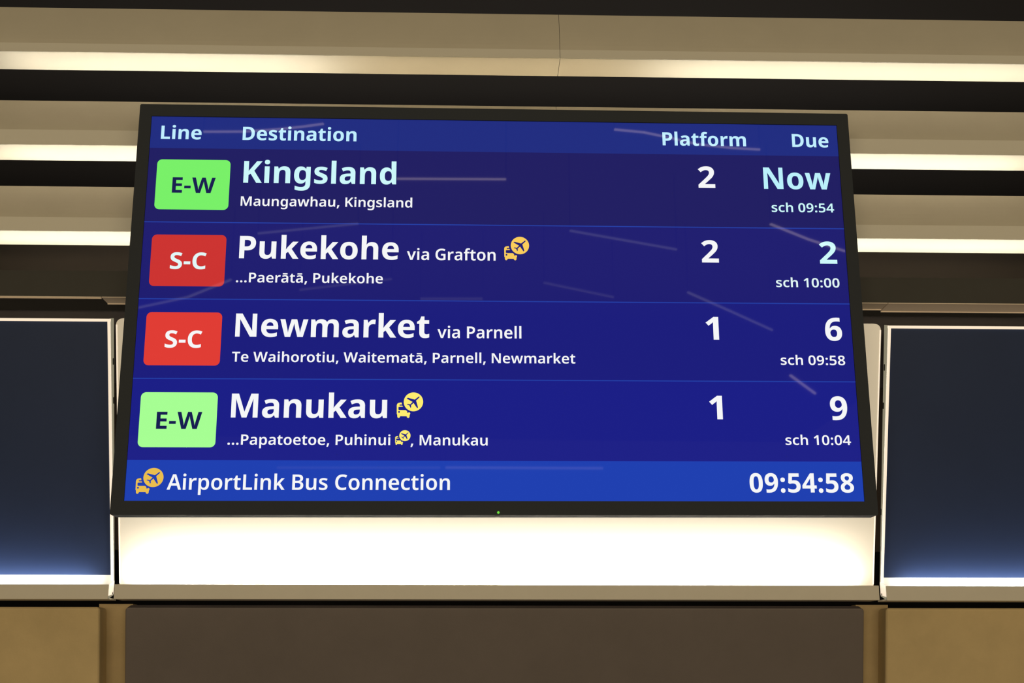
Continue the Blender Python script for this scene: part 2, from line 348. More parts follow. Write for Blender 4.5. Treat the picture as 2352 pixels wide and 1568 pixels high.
  'B': (659, '310,714 452,714q 588,630q 588,537 588,493q 555,428q 498,387q 461,379 461,374 500,367q 567,331q 608,262q 608,205 608,140q 545,48q 430,0q 351,0 89,0 89,714/322,421 398,421q 455,473q 455,520 455,567q 387,611q 312,611 219,611 219,421/219,321 219,104 334,104 412,104q 473,166q 473,216 473,246q 446,294q 382,321q 328,321'),
  'C': (638, '400,615 352,615q 274,580q 220,512q 191,416q 191,356 191,276q 238,160q 333,99q 404,99 451,99q 536,119q 578,133 578,23 536,6q 445,-10q 387,-10 276,-10q 129,81q 57,246q 57,357 57,438q 102,572q 190,671q 318,724q 401,724 455,724q 562,701q 607,679 563,574 527,591q 447,615q'),
  'E': (553, '498,0 89,0 89,714 498,714 498,606 219,606 219,425 480,425 480,318 219,318 219,109 498,109'),
  'G': (733, '391,393 661,393 661,29 604,10q 476,-10q 400,-10 292,-10q 139,76q 57,240q 57,358 57,470q 144,634q 310,724q 429,724 492,724q 604,701q 649,681 605,575 567,593q 476,615q 426,615 349,615q 244,550q 191,433q 191,356 191,278q 240,162q 340,99q 419,99 455,99q 515,107q 536,112 536,286 391,286'),
  'K': (645, '645,0 496,0 286,315 219,263 219,0 89,0 89,714 219,714 219,378 242,408q 293,468q 318,497 494,714 640,714 379,400'),
  'L': (546, '89,0 89,714 219,714 219,109 516,109 516,0'),
  'M': (930, '403,0 202,583 198,583 200,563q 203,499q 206,424q 206,386 206,0 89,0 89,714 270,714 463,159 467,159 661,714 840,714 840,0 718,0 718,391 718,426q 720,498q 724,562q 725,582 721,582 519,0'),
  'N': (788, '699,0 537,0 201,559 197,559 199,536q 203,472q 206,403q 206,370 206,0 89,0 89,714 250,714 585,159 588,159 587,178q 584,241q 581,312q 581,341 581,714 699,714'),
  'P': (615, '300,714 439,714q 570,601q 570,498 570,452q 541,368q 476,301q 368,262q 290,262 219,262 219,0 89,0 89,714/294,607 219,607 219,370 278,370 329,370q 401,394q 439,449q 439,493 439,549q 369,607q'),
  'S': (560, '518,201 518,139q 457,44q 339,-10q 253,-10 210,-10q 137,-2q 76,15q 48,28 48,147 93,126q 204,98q 257,98 301,98q 360,121q 389,162q 389,189 389,218q 360,258q 294,294q 236,316 178,339q 97,395q 56,474q 56,532 56,593q 118,679q 227,724q 299,724 363,724q 466,699q 507,680 468,575 427,593q 339,617q 296,617 258,617q 209,596q 185,559q 185,535 185,506q 213,466q 279,431q 335,408 394,385q 475,331q 518,257q'),
  'T': (569, '349,0 220,0 220,605 16,605 16,714 553,714 553,605 349,605'),
  'W': (971, '958,714 773,0 630,0 518,408 513,425q 503,468q 493,513q 485,551q 484,562 482,551q 476,513q 466,468q 456,424q 451,406 341,0 198,0 13,714 142,714 241,308 245,288q 255,242q 265,194q 273,149q 275,130 279,154q 288,210q 300,268q 313,322q 319,344 421,714 547,714 651,342 657,320q 671,265q 683,207q 692,152q 695,130 698,155q 710,218q 724,282q 730,308 829,714'),
  'a': (585, '306,552 407,552q 510,459q 510,364 510,0 420,0 396,75 392,75 369,46q 320,8q 256,-10q 211,-10 163,-10q 86,26q 42,100q 42,157 42,240q 167,327q 293,331 384,334 384,357 384,413q 334,457q 290,457 251,457q 174,432q 138,416 100,504 140,526q 245,552q/318,254 236,250q 172,203q 172,160 172,122q 218,85q 254,85 309,85q 384,149q 384,210 384,256'),
  'c': (502, '307,-10 231,-10q 115,49q 50,172q 50,268 50,368q 120,493q 240,552q 316,552 361,552q 443,534q 472,519 434,420 407,431q 345,448q 315,448 271,448q 210,408q 180,329q 180,269 180,211q 211,134q 270,95q 312,95 355,95q 428,116q 460,133 460,27 430,10q 357,-10q'),
  'd': (626, '261,-10 167,-10q 50,132q 50,270 50,410q 168,552q 264,552 304,552q 363,531q 407,495q 422,473 427,473 425,489q 420,548q 420,571 420,760 548,760 548,0 449,0 425,71 420,71 405,49q 362,12q 301,-10q/299,93 369,93q 427,172q 427,253 427,269 427,356q 372,449q 298,449 241,449q 180,354q 180,268 180,182q 241,93q'),
  'e': (585, '301,552 374,552q 480,494q 537,384q 537,306 537,241 180,241 182,168q 260,88q 332,88 383,88q 465,108q 508,127 508,27 468,8q 382,-10q 321,-10 242,-10q 119,51q 50,175q 50,267 50,360q 113,487q 226,552q/303,458 251,458q 188,392q 183,330 414,330 414,368q 390,425q 341,458q'),
  'f': (370, '359,446 231,446 231,0 104,0 104,446 18,446 18,507 105,544 105,566 105,671q 196,765q 285,765 321,765q 380,753q 406,744 377,654 361,659q 322,667q 301,667 265,667q 231,620q 231,570 231,542 359,542'),
  'g': (626, '263,552 318,552q 397,511q 424,473 429,473 442,542 548,542 548,-6 548,-83q 491,-187q 376,-240q 287,-240 226,-240q 127,-224q 85,-207 85,-96 128,-117q 225,-138q 286,-138 351,-138q 421,-72q 421,-13 421,3 421,16q 424,57q 425,71 421,71 396,33q 318,-10q 262,-10 164,-10q 50,136q 50,270 50,403q 165,552q/298,450 260,450q 207,408q 180,327q 180,269 180,180q 241,91q 300,91 334,91q 382,110q 413,149q 428,209q 428,250 428,272 428,333q 402,412q 344,450q'),
  'h': (638, '205,581 205,546q 201,489q 199,471 206,471 223,499q 273,534q 334,552q 367,552 428,552q 516,510q 563,423q 563,353 563,0 436,0 436,327 436,389q 388,450q 337,450 287,450q 229,406q 205,324q 205,264 205,0 78,0 78,760 205,760'),
  'i': (283, '205,542 205,0 78,0 78,542/143,752 171,752q 213,722q 213,685 213,649q 171,618q 143,618 113,618q 72,649q 72,685 72,722q 113,752q'),
  'k': (581, '205,400 205,377q 201,314q 198,289 202,289 209,299q 231,329q 255,361q 264,371 417,542 562,542 355,311 576,0 427,0 266,230 205,180 205,0 78,0 78,760 205,760'),
  'l': (283, '205,0 78,0 78,760 205,760'),
  'm': (960, '699,552 791,552q 885,458q 885,353 885,0 759,0 759,328 759,391q 713,450q 666,450 600,450q 545,363q 545,282 545,0 418,0 418,328 418,370q 398,423q 357,450q 325,450 279,450q 227,406q 205,324q 205,264 205,0 78,0 78,542 177,542 195,471 200,471 216,497q 264,534q 326,552q 361,552 423,552q 504,510q 526,467 531,467 558,510q 647,552q'),
  'n': (638, '369,552 461,552q 563,458q 563,353 563,0 437,0 437,327 437,389q 389,450q 337,450 261,450q 205,354q 205,264 205,0 78,0 78,542 177,542 194,469 200,469 218,497q 270,534q 333,552q'),
  'o': (617, '567,272 567,205q 531,100q 464,27q 367,-10q 307,-10 251,-10q 157,27q 89,100q 50,205q 50,272 50,363q 113,487q 229,552q 310,552 386,552q 501,487q 567,363q/180,272 180,215q 207,133q 264,89q 309,89 354,89q 411,133q 437,215q 437,272 437,330q 410,410q 354,453q 308,453 241,453q 180,358q'),
  'p': (626, '364,552 461,552q 575,411q 575,272 575,180q 521,54q 425,-10q 361,-10 321,-10q 261,11q 219,44q 205,63 199,63 201,45q 205,-4q 205,-27 205,-240 78,-240 78,542 181,542 199,471 205,471 220,493q 263,530q 323,552q/327,450 283,450q 230,414q 206,343q 205,289 205,273 205,215q 227,135q 282,94q 329,94 368,94q 420,138q 445,218q 445,274 445,359q 387,450q'),
  'r': (434, '360,552 375,552q 410,549q 421,546 408,428 396,430q 365,434q 347,434 321,434q 270,416q 229,378q 205,321q 205,281 205,0 78,0 78,542 176,542 194,448 200,448 216,477q 264,525q 325,552q'),
  's': (493, '450,156 450,104q 400,30q 302,-10q 229,-10 172,-10q 86,6q 49,23 49,131 89,112q 186,87q 227,87 281,87q 329,119q 329,146 329,163q 308,190q 253,218q 203,238 153,258q 84,299q 48,358q 48,402 48,475q 164,552q 259,552 310,552q 399,532q 442,512 404,422 367,438q 289,459q 255,459 214,459q 169,433q 169,410 169,392q 191,367q 247,341q 297,322 346,303q 415,261q 450,202q'),
  't': (399, '292,92 314,92q 356,101q 373,106 373,12 353,2q 294,-10q 258,-10 212,-10q 137,21q 92,97q 92,166 92,446 20,446 20,502 100,546 140,661 220,661 220,542 368,542 368,446 220,446 220,172 220,131q 259,92q'),
  'u': (638, '560,542 560,0 461,0 443,70 437,70 420,42q 366,7q 303,-10q 268,-10 208,-10q 120,31q 74,119q 74,188 74,542 201,542 201,214 201,154q 249,93q 300,93 351,93q 409,135q 433,218q 433,278 433,542'),
  'v': (547, '206,0 0,542 134,542 240,222 246,207q 258,167q 269,128q 270,113 274,113 276,128q 287,167q 301,207q 305,222 413,542 547,542 340,0'),
  'w': (833, '451,280 444,307q 430,365q 420,416q 417,431 414,431 412,416q 401,364q 387,305q 379,277 298,1 160,1 11,543 139,543 202,285 209,258q 222,197q 232,139q 233,117 237,117 239,132q 247,174q 256,219q 266,259q 270,271 348,543 488,543 562,270 568,248q 582,194q 593,139q 595,117 599,117 601,138q 611,196q 624,259q 631,285 696,543 822,543 672,1 530,1'),
  'ā': (585, '306,552 407,552q 510,459q 510,364 510,0 420,0 396,75 392,75 369,46q 320,8q 256,-10q 211,-10 163,-10q 86,26q 42,100q 42,157 42,240q 167,327q 293,331 384,334 384,357 384,413q 334,457q 290,457 251,457q 174,432q 138,416 100,504 140,526q 245,552q/318,254 236,250q 172,203q 172,160 172,122q 218,85q 254,85 309,85q 384,149q 384,210 384,256/452,694 452,606 133,606 133,694'),
 },
}

# ------------------------------------------------------------------ lettering (outlines in font units, 'q' marks a curve handle)
def glyph(weight, ch, steps=5):
    adv, src = GLYPHS[weight][ch]
    out = []
    for c in src.split('/'):
        if not c:
            continue
        pts = []
        for t in c.split():
            q = t.endswith('q')
            x, y = t.rstrip('q').split(',')
            pts.append((float(x), float(y), not q))
        full = []
        for i, p in enumerate(pts):
            a = pts[i - 1]
            if not p[2] and not a[2]:
                full.append(((a[0] + p[0]) / 2, (a[1] + p[1]) / 2, True))
            full.append(p)
        k = next(i for i, p in enumerate(full) if p[2])
        full = full[k:] + full[:k]
        poly, i, n = [], 0, len(full)
        while i < n:
            p = full[i]
            poly.append(p[:2])
            nx = full[(i + 1) % n]
            if not nx[2]:
                e = full[(i + 2) % n]
                for s in range(1, steps):
                    t = s / steps
                    poly.append(((1 - t) ** 2 * p[0] + 2 * t * (1 - t) * nx[0] + t * t * e[0],
                                 (1 - t) ** 2 * p[1] + 2 * t * (1 - t) * nx[1] + t * t * e[1]))
                i += 2
            else:
                i += 1
        out.append(poly)
    return adv, out


SW, SH = 1.21, 1.21 / 1.799                       # visible screen, metres
UW, UH = 1920.0, 1920.0 / 1.799                   # the same in layout units


def sx(u):
    return (u / UW - 0.5) * SW


def sz(v):
    return (0.5 - v / UH) * SH


Y_BASE, Y_BAR, Y_MARK, Y_TEXT = 0.0, -0.0002, -0.0004, -0.0006


def flat(mb, contours, y, k=0):
    vs, fs = fill(contours)
    mb.add([(a, y, b) for a, b in vs], fs, k)


def text(mb, s, weight, u0, u1, base, size, k=0, y=Y_TEXT):
    """a line of lettering whose ink runs from u0 to u1 on the baseline"""
    x, cs = 0.0, []
    for ch in s:
        adv, c = glyph(weight, ch)
        cs += [[(px + x, py) for px, py in poly] for poly in c]
        x += adv
    lo = min(p[0] for c in cs for p in c)
    hi = max(p[0] for c in cs for p in c)
    fx, fy = (u1 - u0) / (hi - lo), size / 1000.0
    for ch in group_outlines(cs):
        flat(mb, [[(sx(u0 + (a - lo) * fx), sz(base - b * fy)) for a, b in c] for c in ch], y, k)


def group_outlines(cs):
    """outlines that lie inside one another's bounds stay together"""
    bb = [(min(p[0] for p in c), max(p[0] for p in c), min(p[1] for p in c), max(p[1] for p in c)) for c in cs]
    order = sorted(range(len(cs)), key=lambda i: -(bb[i][1] - bb[i][0]) * (bb[i][3] - bb[i][2]))
    groups = []
    for i in order:
        for g in groups:
            h = bb[g[0]]
            if bb[i][0] >= h[0] and bb[i][1] <= h[1] and bb[i][2] >= h[2] and bb[i][3] <= h[3]:
                g.append(i)
                break
        else:
            groups.append([i])
    return [[cs[i] for i in g] for g in groups]


PLANE_CUT = [(1205, 604), (1335, 503), (1355, 497), (1370, 513), (1362, 535), (1250, 637), (1320, 866), (1290, 895), (1165, 718), (1080, 790),
             (1085, 858), (1062, 888), (1022, 800), (935, 772), (962, 748), (1050, 762), (1128, 683), (925, 572), (962, 542)]
BUS = [(590, 800), (600, 760), (625, 730), (660, 715), (740, 703), (757, 712), (768, 768), (690, 772), (676, 790), (690, 808), (782, 808),
       (802, 845), (665, 850), (648, 865), (650, 935), (665, 955), (900, 957), (948, 995), (945, 1030), (972, 1050), (1010, 1025),
       (1045, 1040), (1058, 1065), (1035, 1120), (1032, 1180), (1015, 1208), (985, 1217), (955, 1205), (940, 1180), (935, 1160),
       (715, 1158), (705, 1185), (685, 1210), (655, 1217), (628, 1203), (615, 1170), (612, 1110), (595, 1080)]


def icon(mb, u0, u1, v0, v1, k=0):
    """small bus with an aeroplane disc above it"""
    fx, fy = (u1 - u0) / 905.0, (v1 - v0) / 852.0

    def tr(c):
        return [(sx(u0 + (a - 590) * fx), sz(v0 + (b - 365) * fy)) for a, b in c]
    disc = [(1160 + 333 * math.cos(t * math.pi / 30), 680 + 315 * math.sin(t * math.pi / 30)) for t in range(60)]
    lamp = [(672 + 31 * math.cos(t * math.pi / 10), 1018 + 31 * math.sin(t * math.pi / 10)) for t in range(20)]
    flat(mb, [tr(disc), tr(PLANE_CUT)], Y_MARK, k)
    flat(mb, [tr(BUS), tr(lamp)], Y_MARK, k)


# ------------------------------------------------------------------ the setting
XA, XB = -3.6, 3.7
b = MB(); b.box(XA, XB, -9.5, 0.95, -0.12, 0.0)
tag(b.build('floor', M['floor']), 'grey station platform floor', 'floor', kind='structure')
b = MB(); b.box(XA, XB, -11.0, 0.80, 4.10, 4.20)
tag(b.build('ceiling', M['ceil']), 'dark station ceiling above the platform', 'ceiling', kind='structure')
b = MB(); b.box(XA, XB, 0.80, 0.90, 0.0, 4.10)
tag(b.build('wall_back', M['void']), 'black wall seen in the gaps behind slats and light boxes', 'wall', kind='structure')

# ------------------------------------------------------------------ slats of the upper wall, lit on their undersides
Y_SLAT = 0.12
ROWS = ((32.5, 113.0, 132.5, 173.5, 1286), (244.0, 310.0, 344.0, 379.5, 1280), (438.5, 508.5, 540.0, 571.5, 1280))
slat_words = (
    ('topmost beige slat, {} of the thin joint above the screen', ('left', 'right')),
    ('middle beige slat level with the screen top, {} of its joint', ('left', 'right')),
    ('lowest beige slat, above the dark beam, {} the screen', ('to the left of', 'to the right of')),
)
slat_tops = []
for (r_top, r_bend, r_low, r_rear, seam), (words, sides) in zip(ROWS, slat_words):
    zl = at(1176, r_low, Y_SLAT).z
    yr = ground_y(r_rear, zl)
    t = 0.004
    face = [(Y_SLAT, zl), (Y_SLAT + .004, at(1176, r_bend, Y_SLAT + .004).z)]
    for k in range(1, 9):
        y = Y_SLAT + .004 + .024 * (k / 8.0) ** 1.35
        face.append((y, at(1176, r_bend + (r_top - r_bend) * k / 8.0, y).z))
    zt = face[-1][1]
    back = [(y + t, z + (t if k == 0 else 0)) for k, (y, z) in enumerate(face)]
    prof = face + back[::-1] + [(yr, zl + t), (yr, zl)]
    xs = at(seam, (r_top + r_low) / 2, Y_SLAT).x
    for (x0, x1), side in zip(((XA, xs - 0.0004), (xs + 0.0004, XB)), sides):
        b = MB(); b.extrude(prof, x0, x1)
        slat = tag(b.build('wall_slat', M['slat']), words.format(side), 'slat', 'beige slats above the light boxes')
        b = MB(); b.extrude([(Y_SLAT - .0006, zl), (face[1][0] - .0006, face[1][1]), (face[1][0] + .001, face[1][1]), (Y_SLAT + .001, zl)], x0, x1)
        b.build('lower_band', M['band'], slat)
    slat_tops.append(zt)

# dark beam under the lowest slat with its thin bronze lip
zf1, zf0 = at(1176, 629.5, Y_SLAT).z, at(1176, 689.0, Y_SLAT).z
b = MB(); b.extrude([(Y_SLAT, zf1), (Y_SLAT, zf0), (Y_SLAT + 0.09, zf0), (Y_SLAT + 0.09, zf0 + .004), (Y_SLAT + 0.004, zf0 + .004), (Y_SLAT + 0.004, zf1)], XA, XB)
beam = tag(b.build('beam', M['fascia']), 'dark grey beam running behind the screen above the light boxes', 'beam')
xl, xr = at(232, 690, Y_SLAT).x, at(2040, 700, Y_SLAT).x
for x0, x1, dz, dep in ((XA, xl, 0.0, 0.0035), (xl + .001, xr - .001, 0.0, 0.040), (xr, XB, 0.002, 0.046)):
    b = MB(); b.extrude([(Y_SLAT - .002, zf0), (Y_SLAT - .002, zf0 - .0015), (Y_SLAT + dep - .003, zf0 - .0015 - dz), (Y_SLAT + dep - .003, zf0 - .003 - dz),
                         (Y_SLAT + dep, zf0 - .003 - dz), (Y_SLAT + dep, zf0)], x0, x1)
    b.build('lip', M['trim'], beam)

# dark sheets added to set the shade in the gaps above boxes and beam
b = MB(); b.box(XA, XB, 0.225, 0.235, 2.10, zf0 + .03)
tag(b.build('trim_2', M['recess']), 'dark sheet added for the shade between the light boxes and the beam', 'trim', kind='structure')
b = MB(); b.box(XA, XB, 0.30, 0.31, zf0 + .04, at(1176, 571.5, .31).z + .02)
tag(b.build('trim_3', M['channel']), 'dark brown sheet added for the shade between the beam and the lowest slat', 'trim', kind='structure')

# linear lamps in the channels, plus one added fill, shining up at the slat above
LED = (1.0, 0.94, 0.78)
COOL = (0.80, 0.93, 1.0)
xm = lambda px, py: at(px, py, Y_SLAT).x


def cove(z, x0, x1, power_per_m, y=Y_SLAT + 0.052, color=LED):
    area('cove_light', ((x0 + x1) / 2, y, z), (R_(180), 0, 0), x1 - x0, 0.014, power_per_m * (x1 - x0), color)


z = slat_tops[1] - 0.018
cove(z, xm(-25, 173), xm(735, 173), 1.5)
cove(z, xm(740, 173), xm(1520, 173), 0.6, color=WARM)  # dim fill added where the channel has no lamp
cove(z, xm(1525, 173), xm(2480, 173), 1.5)
cove(slat_tops[2] - 0.018, xm(-60, 380), xm(2410, 380), 1.6)
cove(zf1 - 0.018, xm(-120, 572), xm(2480, 572), 1.7, Y_SLAT + 0.04)

# ------------------------------------------------------------------ leaning light boxes
PT, PB = Vector((0, 0.120, 2.19514)), Vector((0, 0.2683, 1.74186))
V = (PT - PB).normalized()
U = Vector((1, 0, 0))
N = Vector((0, -V.z, V.y))                        # out of the wall, towards the platform
LEN = (PT - PB).length
Z_LT, Z_LB, Y_LF = 1.7378, 1.7120, 0.2372         # ledge: lip, underside, front


def ledge_mb(x0, x1, dz=0.0):
    b = MB()
    b.extrude([(Y_LF, Z_LT + dz), (Y_LF, Z_LB + dz), (0.292, Z_LB + dz), (0.292, Z_LB + dz + .003), (Y_LF + .003, Z_LB + dz + .003), (Y_LF + .003, Z_LT + dz)], x0, x1)
    return b


def board_led(x0, x1, power_per_m, dz=0.0, color=LED):
    area('ledge_light', ((x0 + x1) / 2, 0.2535, 1.7335 + dz), (R_(180), 0, 0), x1 - x0, 0.012, power_per_m * (x1 - x0), color)


# middle box: plain white board
CX0, CX1 = -0.6405, 0.7285
box = empty('light_box', (0.044, 0.25, Z_LB))
tag(box, 'white light box behind and below the departure screen, between the navy boxes', 'light box', 'light boxes along the wall')


def under(o, par):
    o.parent = par
    o.matrix_parent_inverse = Matrix.Translation(par.location).inverted()
    return o


b = MB(); b.plate(rrect(CX0, CX1, -0.022, LEN, 0.011, corners=(0, 0, 1, 1)), 0.0, -0.012, PB, U, V, N)
under(b.build('board', M['board']), box)
for x0, x1 in ((CX0 - .0004, CX0 + .0016), (CX1 - .0016, CX1 + .0004)):
    b = MB()
    b.plate([(x0, 0.0), (x1, 0.0), (x1, LEN - .011), (x0, LEN - .011)], 0.0006, -0.0115, PB, U, V, N)
    under(b.build('edge_trim', M['edge']), box)
under(ledge_mb(CX0, CX1).build('ledge', M['ledge'], bevel=.0006), box)
board_led(CX0 + .035, CX1 - .05, 4.2)

# side boxes: the same board carrying a dark navy graphic
for name, x0, x1, inner, dz, lab in (('left', -2.9, -0.6507, 1, -0.001, 'navy fronted light box on the wall left of the screen'),
                                     ('right', 0.7415, 3.0, 0, -0.003, 'navy fronted light box on the wall right of the screen')):
    bx = empty('light_box', ((x0 + x1) / 2, 0.25, Z_LB))
    tag(bx, lab, 'light box', 'light boxes along the wall')
    O = PB + Vector((0, 0, dz))
    fw = 0.0048
    b = MB(); b.plate([(x0 + fw, -0.022), (x1 - fw, -0.022), (x1 - fw, LEN - fw), (x0 + fw, LEN - fw)], -0.003, -0.012, O, U, V, N)
    under(b.build('board', M['board']), bx)
    b = MB(); b.plate([(x0 + fw, 0.0155), (x1 - fw, 0.0155), (x1 - fw, LEN - fw), (x0 + fw, LEN - fw)], -0.0005, -0.0028, O, U, V, N)
    under(b.build('graphic_panel', M['navy']), bx)
    b = MB()
    b.plate([(x0, LEN - fw), (x1, LEN - fw), (x1, LEN), (x0, LEN)], 0.001, -0.004, O, U, V, N)
    under(b.build('edge_trim', M['edge']), bx)
    for a in (x0, x1 - fw):
        b = MB()
        b.plate([(a, -0.004), (a + fw, -0.004), (a + fw, LEN - fw), (a, LEN - fw)], 0.001, -0.004, O, U, V, N)
        under(b.build('edge_trim', M['edge']), bx)
    under(ledge_mb(x0, x1, dz * .3).build('ledge', M['ledge'], bevel=.0006), bx)
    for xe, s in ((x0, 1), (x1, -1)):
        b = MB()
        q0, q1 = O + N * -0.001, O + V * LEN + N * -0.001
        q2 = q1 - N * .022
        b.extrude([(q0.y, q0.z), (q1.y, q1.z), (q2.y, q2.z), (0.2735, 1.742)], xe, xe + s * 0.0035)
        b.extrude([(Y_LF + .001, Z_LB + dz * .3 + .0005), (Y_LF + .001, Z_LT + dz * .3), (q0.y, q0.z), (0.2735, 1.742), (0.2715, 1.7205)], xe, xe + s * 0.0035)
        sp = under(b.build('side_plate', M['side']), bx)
        if (xe == x1) == bool(inner):
            c = MB()
            c.extrude([(Y_LF + .0015, 1.7175), (Y_LF + .0015, Z_LT - .0005), (0.2635, 1.7445), (0.2705, 1.7460), (0.2705, 1.7225)], xe - s * .0004, xe + s * 0.003)
            under(c.build('end_cap', M['edge']), bx)
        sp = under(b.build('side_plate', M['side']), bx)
        if (xe == x1) == bool(inner):
            for d, dep in ((0.40, .014), (0.33, .0135), (0.135, .010), (0.067, .010)):
                c = O + V * d - N * dep
                h = MB(); h.plate(rrect(-.0025, .0025, -.006, .006, .0024, 4), -.0004, .0008, Vector((xe, c.y, c.z)), Vector((0, N.y, N.z)), V, Vector((-s, 0, 0)))
                o = h.build('screw_slot', M['hole'], sp)
            h = MB(); h.plate(rrect(-.002, .002, -.0018, .0018, .0017, 4), -.0004, .0008, Vector((xe, 0.2635, 1.7235)), Vector((0, 1, 0)), Vector((0, 0, 1)), Vector((-s, 0, 0)))
            o = h.build('screw_slot', M['hole'], sp)
    board_led(x0 + .035, x1 - .035, 1.15, dz, COOL)

# brown backing board glimpsed in the narrow gaps beside the white box
zb = at(267, 1262, 0.33).z
b = MB(); b.box(-2.9, 3.0, 0.33, 0.345, zb, 2.19)
tag(b.build('trim_1', M['backing']), 'dark brown backing seen in the gaps between light boxes', 'backing', kind='structure')

# ------------------------------------------------------------------ stone cladding of the lower wall
LEAN = math.tan(PITCH)


def clad(y0, z1, z0, depth):
    """front and back of a slab leaning with the wall, (y, z)"""
    return [(y0, z1), (y0 + (z1 - z0) * LEAN, z0), (y0 + (z1 - z0) * LEAN + depth, z0), (y0 + depth, z1)]


Y_ST = 0.300
zs = at(120, 1393, Y_ST).z
for px, x0, x1, lab in ((228, XA, None, 'tan stone slab at lower left below the left navy box'),
                        (2035, None, XB, 'tan stone slab at lower right below the right navy box')):
    e = at(px, 1480, Y_ST + (zs - at(px, 1480, .32).z) * LEAN).x
    b = MB(); b.extrude(clad(Y_ST, zs, 0.0, 0.10), x0 if x0 else e, x1 if x1 else e)
    tag(b.build('stone_slab', M['stone'], bevel=.006), lab, 'stone slab', 'tan stone slabs of the lower wall')
zj = at(265, 1386.5, 0.345).z
for pa, pb, lab in ((226, 304, 'tan stone backing in the joint left of the dark panel'), (1966, 2040, 'tan stone backing in the joint right of the dark panel')):
    b = MB(); b.extrude(clad(0.345, zj, 0.0, 0.03), at(pa, 1480, 0.36).x, at(pb, 1480, 0.36).x)
    tag(b.build('wall_front', M['joint']), lab, 'wall', kind='structure')
e0, e1 = at(289, 1480, 0.34).x, at(1982, 1480, 0.34).x
zp = at(1176, 1396, 0.318).z
O = Vector((0, 0.318, zp))
D = Vector((0, -LEAN, 1)).normalized()
NN = Vector((0, -D.z, D.y))
b = MB(); b.plate(rrect(e0, e1, -zp / D.z + .004, 0, .006, 4), 0, -0.024, O, U, D, NN)
tag(b.build('wall_panel', M['darkpanel'], bevel=.002), 'dark brown panel centred on the lower wall beneath the white light box', 'wall panel')

# ------------------------------------------------------------------ departure display
yaw, tilt, roll = R_(0.8257), R_(-0.6269), R_(-0.2437)
tv = empty('departure_board')
tv.matrix_world = Matrix.Translation((0.036004, 0.003262, 2.194394)) @ Matrix.Rotation(yaw, 4, 'Z') @ Matrix.Rotation(tilt, 4, 'X') @ Matrix.Rotation(roll, 4, 'Y')
tag(tv, 'large black framed departure screen with blue train timetable', 'display')

BW, BT, BB = 0.6260, 0.3584, -0.3590              # half width, top and bottom of the frame
FR = -0.003                                        # frame front stands proud of the glass
b = MB()
outer = rrect(-BW, BW, BB, BT, 0.003, 4)
ix, iz = SW / 2, SH / 2
n = len(outer)
ring_in = []
for a, c in outer:                                 # opening with square corners, one point per outer point
    ring_in.append((ix if a > 0 else -ix, iz if c > 0 else -iz))
vs = [(a, FR, c) for a, c in outer] + [(a, FR, c) for a, c in ring_in] + [(a, 0.0015, c) for a, c in ring_in] + [(a, 0.030, c) for a, c in outer]
fs = []
for i in range(n):
    j = (i + 1) % n
    fs += [(i, j, n + j, n + i), (n + i, n + j, 2 * n + j, 2 * n + i), (i, 3 * n + i, 3 * n + j, j)]
fs.append(tuple(range(3 * n, 4 * n)))
fs = [f for f in fs]
b.add(vs, fs)
bez = b.build('bezel', M['bezel'], tv)
b = MB()
b.rod((-.0022, .012, BB + .0003), (-.0022, .012, BB - .0012), .004, 12)
b.build('sensor_window', M['rear'], bez)
b = MB(); b.rod((-.0008, FR - .0004, -.3548), (-.0008, FR + .001, -.3548), .0021, 12)
b.build('power_light', M['greenled'], tv)
b = MB(); b.box(-.52, .52, .030, .056, -.28, .28)
b.build('rear_casing', M['rear'], tv, bevel=.006)
b = MB(); b.box(-.16, .16, .056, .062, .02, .14); b.box(-.10, -.04, .062, .79, .05, .11); b.box(.04, .10, .062, .79, .05, .11)
b.build('mount_bracket', M['rear'], tv)
b = MB(); b.box(-ix, ix, Y_BASE, 0.0014, -iz, iz)
scr = b.build('screen', M['blank'], tv)


def rect(name, u0, u1, v0, v1, m, y=Y_BAR):
    b = MB(); b.add([(sx(u0), y, sz(v1)), (sx(u1), y, sz(v1)), (sx(u1), y, sz(v0)), (sx(u0), y, sz(v0))], [(0, 1, 2, 3)])
    return b.build(name, M[m], scr)


def words(name, s, wt, u0, u1, base, size, m):
    b = MB(); text(b, s, wt, u0, u1, base, size)
    return b.build(name, M[m], scr)


rect('header_bar', 0, UW, 0, 93.6, 'hdr')
rect('footer_bar', 0, UW, 961.2, UH, 'foot')
EDGES = (93.6, 309.3, 526.6, 744.8, 961.2)
for k in range(4):
    rect('service_row', 0, UW, EDGES[k], EDGES[k + 1], ('rowa', 'rowb', 'rowc', 'rowd')[k])
for k in (1, 2, 3):
    rect('divider_line', 0, UW, EDGES[k] - 1.3, EDGES[k] + 1.5, 'line', Y_MARK)
for s, u0, u1 in (('Line', 28.6, 139.4), ('Destination', 252.4, 566.3), ('Platform', 1422.4, 1658.6), ('Due', 1790.0, 1893.6)):
    words('heading_text', s, 'B', u0, u1, 67.0, 55.3, 'cyan')
MAIN = (193.2, 411.2, 630.0, 848.6)
SUB = (260.4, 478.9, 698.6, 920.7)
for k, (s, u0, u1) in enumerate((('Kingsland', 260.4, 678.6), ('Pukekohe', 259.5, 689.1), ('Newmarket', 259.8, 774.8), ('Manukau', 259.7, 666.5))):
    words('destination_text', s, 'B', u0, u1, MAIN[k], 89.3, 'ice' if k == 0 else 'white')
words('route_text', 'via Grafton', 'S', 711.6, 952.7, 411.4, 45.3, 'white')
words('route_text', 'via Parnell', 'S', 796.6, 1021.7, 630.2, 45.3, 'white')
